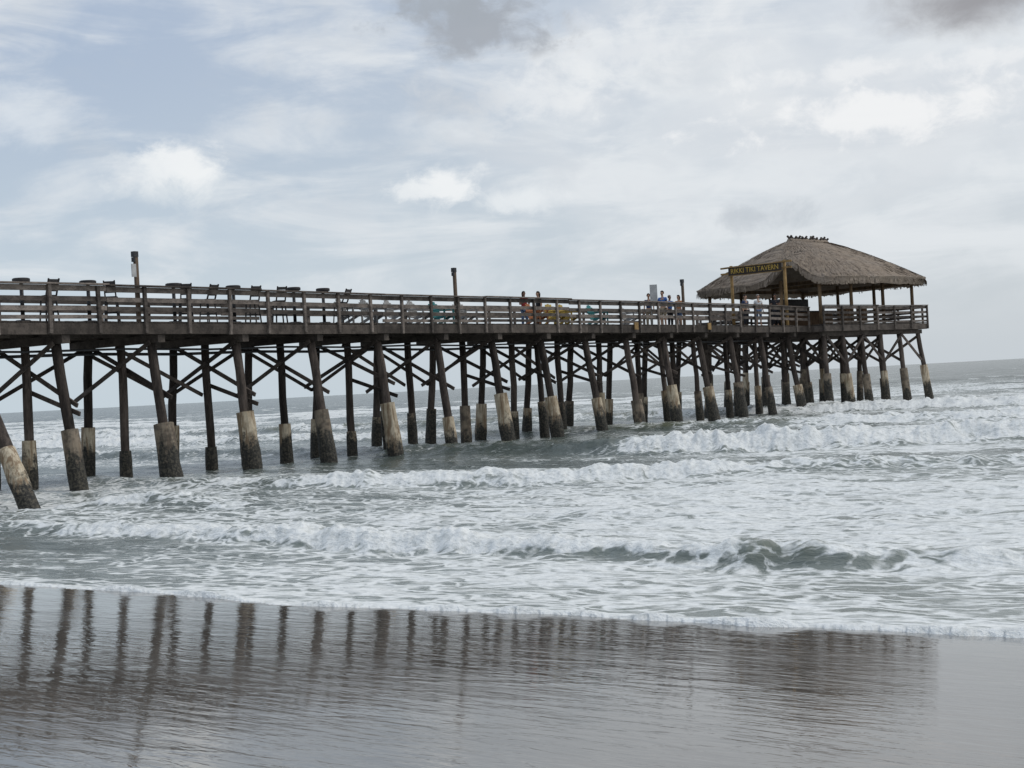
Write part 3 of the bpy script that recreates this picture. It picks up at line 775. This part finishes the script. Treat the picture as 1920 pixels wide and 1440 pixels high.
def azel(px, py):
    du, dv = px-960, 720-py
    U = du*math.cos(ROLL)+dv*math.sin(ROLL); V = -du*math.sin(ROLL)+dv*math.cos(ROLL)+3.5
    return math.atan2(U, F), math.atan2(V, math.hypot(U, F))
streak = g.noise(g.mapping(cv, (3.4,14,1), (0,0,R(-14))), 1.8, 6, .60, .6)
puff = g.noise(g.mapping(cv, (7,11,1), loc=(2.3,.7,0)), 2.2, 5, .54, .4)
fluff = g.noise(g.mapping(cv, (1,1.3,1)), 26, 6, .64, .3)
up = g.sm(el, .02, .27)
lowc = g.mix(g.sm(az, -.36, .36), K((.56,.645,.71)), K((.57,.62,.665)))
base = g.mix(up, lowc, g.mix(g.sm(az, -.34, .15), K((.40,.485,.62)), K((.49,.555,.645))))
ovc = g.mix(.92, sky.outputs[0], base)
veil = g.math('ADD', g.math('MULTIPLY', streak, .95), g.math('MULTIPLY', puff, .42))
veil = g.math('ADD', veil, g.math('MULTIPLY', g.sm(az, -.30, .22), .13))
veil = g.sm(veil, .60, .95)
veil = g.math('MULTIPLY', veil, g.sm(el, .01, .09))
col = g.mix(g.math('MULTIPLY', veil, .84), ovc, K((.755,.785,.81)))
gshade = g.sm(puff, .50, .70)
col = g.mix(g.math('MULTIPLY', gshade, g.math('MULTIPLY', g.sm(el, .05, .16), .30)), col, K((.47,.525,.595)))
def blob(px, py, rx, ry, colr, amt, k=1.0, soft=.55, nz=fluff):
    global col
    a0, e0 = azel(px, py)
    dx = g.math('DIVIDE', g.math('SUBTRACT', az, a0), rx/F); dy = g.math('DIVIDE', g.math('SUBTRACT', el, e0), ry/F)
    dd = g.math('SQRT', g.math('ADD', g.math('MULTIPLY', dx, dx), g.math('MULTIPLY', dy, dy)))
    dd = g.math('ADD', dd, g.math('MULTIPLY', g.math('SUBTRACT', nz, .5), k*2))
    col = g.mix(g.math('MULTIPLY', g.sm(dd, 1.0, 1.0-soft), amt), col, K(colr))
blob(1560, 190, 620, 240, (.79,.805,.82), .45, 1.8, .95, streak)
blob(1650, 215, 360, 55, (.87,.875,.88), .8, 1.6, .85)
blob(1640, 130, 300, 26, (.85,.86,.87), .6, 1.7, .9)
blob(1200, 90, 280, 95, (.83,.845,.855), .5, 1.6, .98)
blob(900, 50, 185, 72, (.36,.39,.435), .93, 1.3, .85)
blob(965, 75, 90, 38, (.38,.41,.455), .85, 1.2, .85)
blob(820, 10, 120, 42, (.36,.395,.44), .85, 1.3, .85)
blob(1000, 175, 210, 70, (.81,.83,.845), .65, 1.4, .95)
blob(860, 190, 130, 60, (.53,.57,.62), .5, 1.4, .95)
blob(1830, 0, 240, 75, (.31,.31,.33), .95, .5, .95)
blob(1425, 405, 105, 40, (.46,.505,.555), .6, 1.4, .95)
blob(325, 352, 155, 60, (.69,.74,.775), .75, 1.2, .95)
blob(345, 305, 80, 68, (.84,.86,.87), .92, 1.3, .85)
blob(262, 328, 80, 40, (.78,.812,.835), .75, 1.4, .95)
blob(838, 345, 74, 46, (.84,.86,.87), .92, 1.4, .8)
blob(768, 358, 58, 27, (.79,.82,.84), .85, 1.4, .85)
blob(975, 375, 120, 34, (.77,.805,.83), .85, 1.3, .9)
blob(30, 220, 110, 90, (.70,.75,.80), .6, 1.0, .95)
g.l(col, bg.inputs[0])

# ------------------------------------------------------------------ sun
sd = bpy.data.lights.new('sun_light', 'SUN'); sd.energy = 1.1; sd.angle = R(18); sd.color = (1,.96,.9)
so_ = bpy.data.objects.new('sun_light', sd); COL.objects.link(so_)
dv = Vector((math.sin(SUN_AZ)*math.cos(SUN_EL), math.cos(SUN_AZ)*math.cos(SUN_EL), math.sin(SUN_EL)))
so_.rotation_euler = dv.to_track_quat('Z', 'Y').to_euler()

# ------------------------------------------------------------------ camera
cd = bpy.data.cameras.new('camera'); cam = bpy.data.objects.new('camera', cd); COL.objects.link(cam)
cd.sensor_width = 36; cd.lens = 36*F/1920; cd.clip_end = 60000; cd.clip_start = .1
cam.matrix_world = Matrix.Translation((0,0,CAMZ)) @ Matrix.Rotation(R(90.07), 4, 'X') @ Matrix.Rotation(-ROLL, 4, 'Z')
S.camera = cam
S.view_settings.view_transform = 'Standard'; S.view_settings.look = 'None'; S.view_settings.exposure = 0
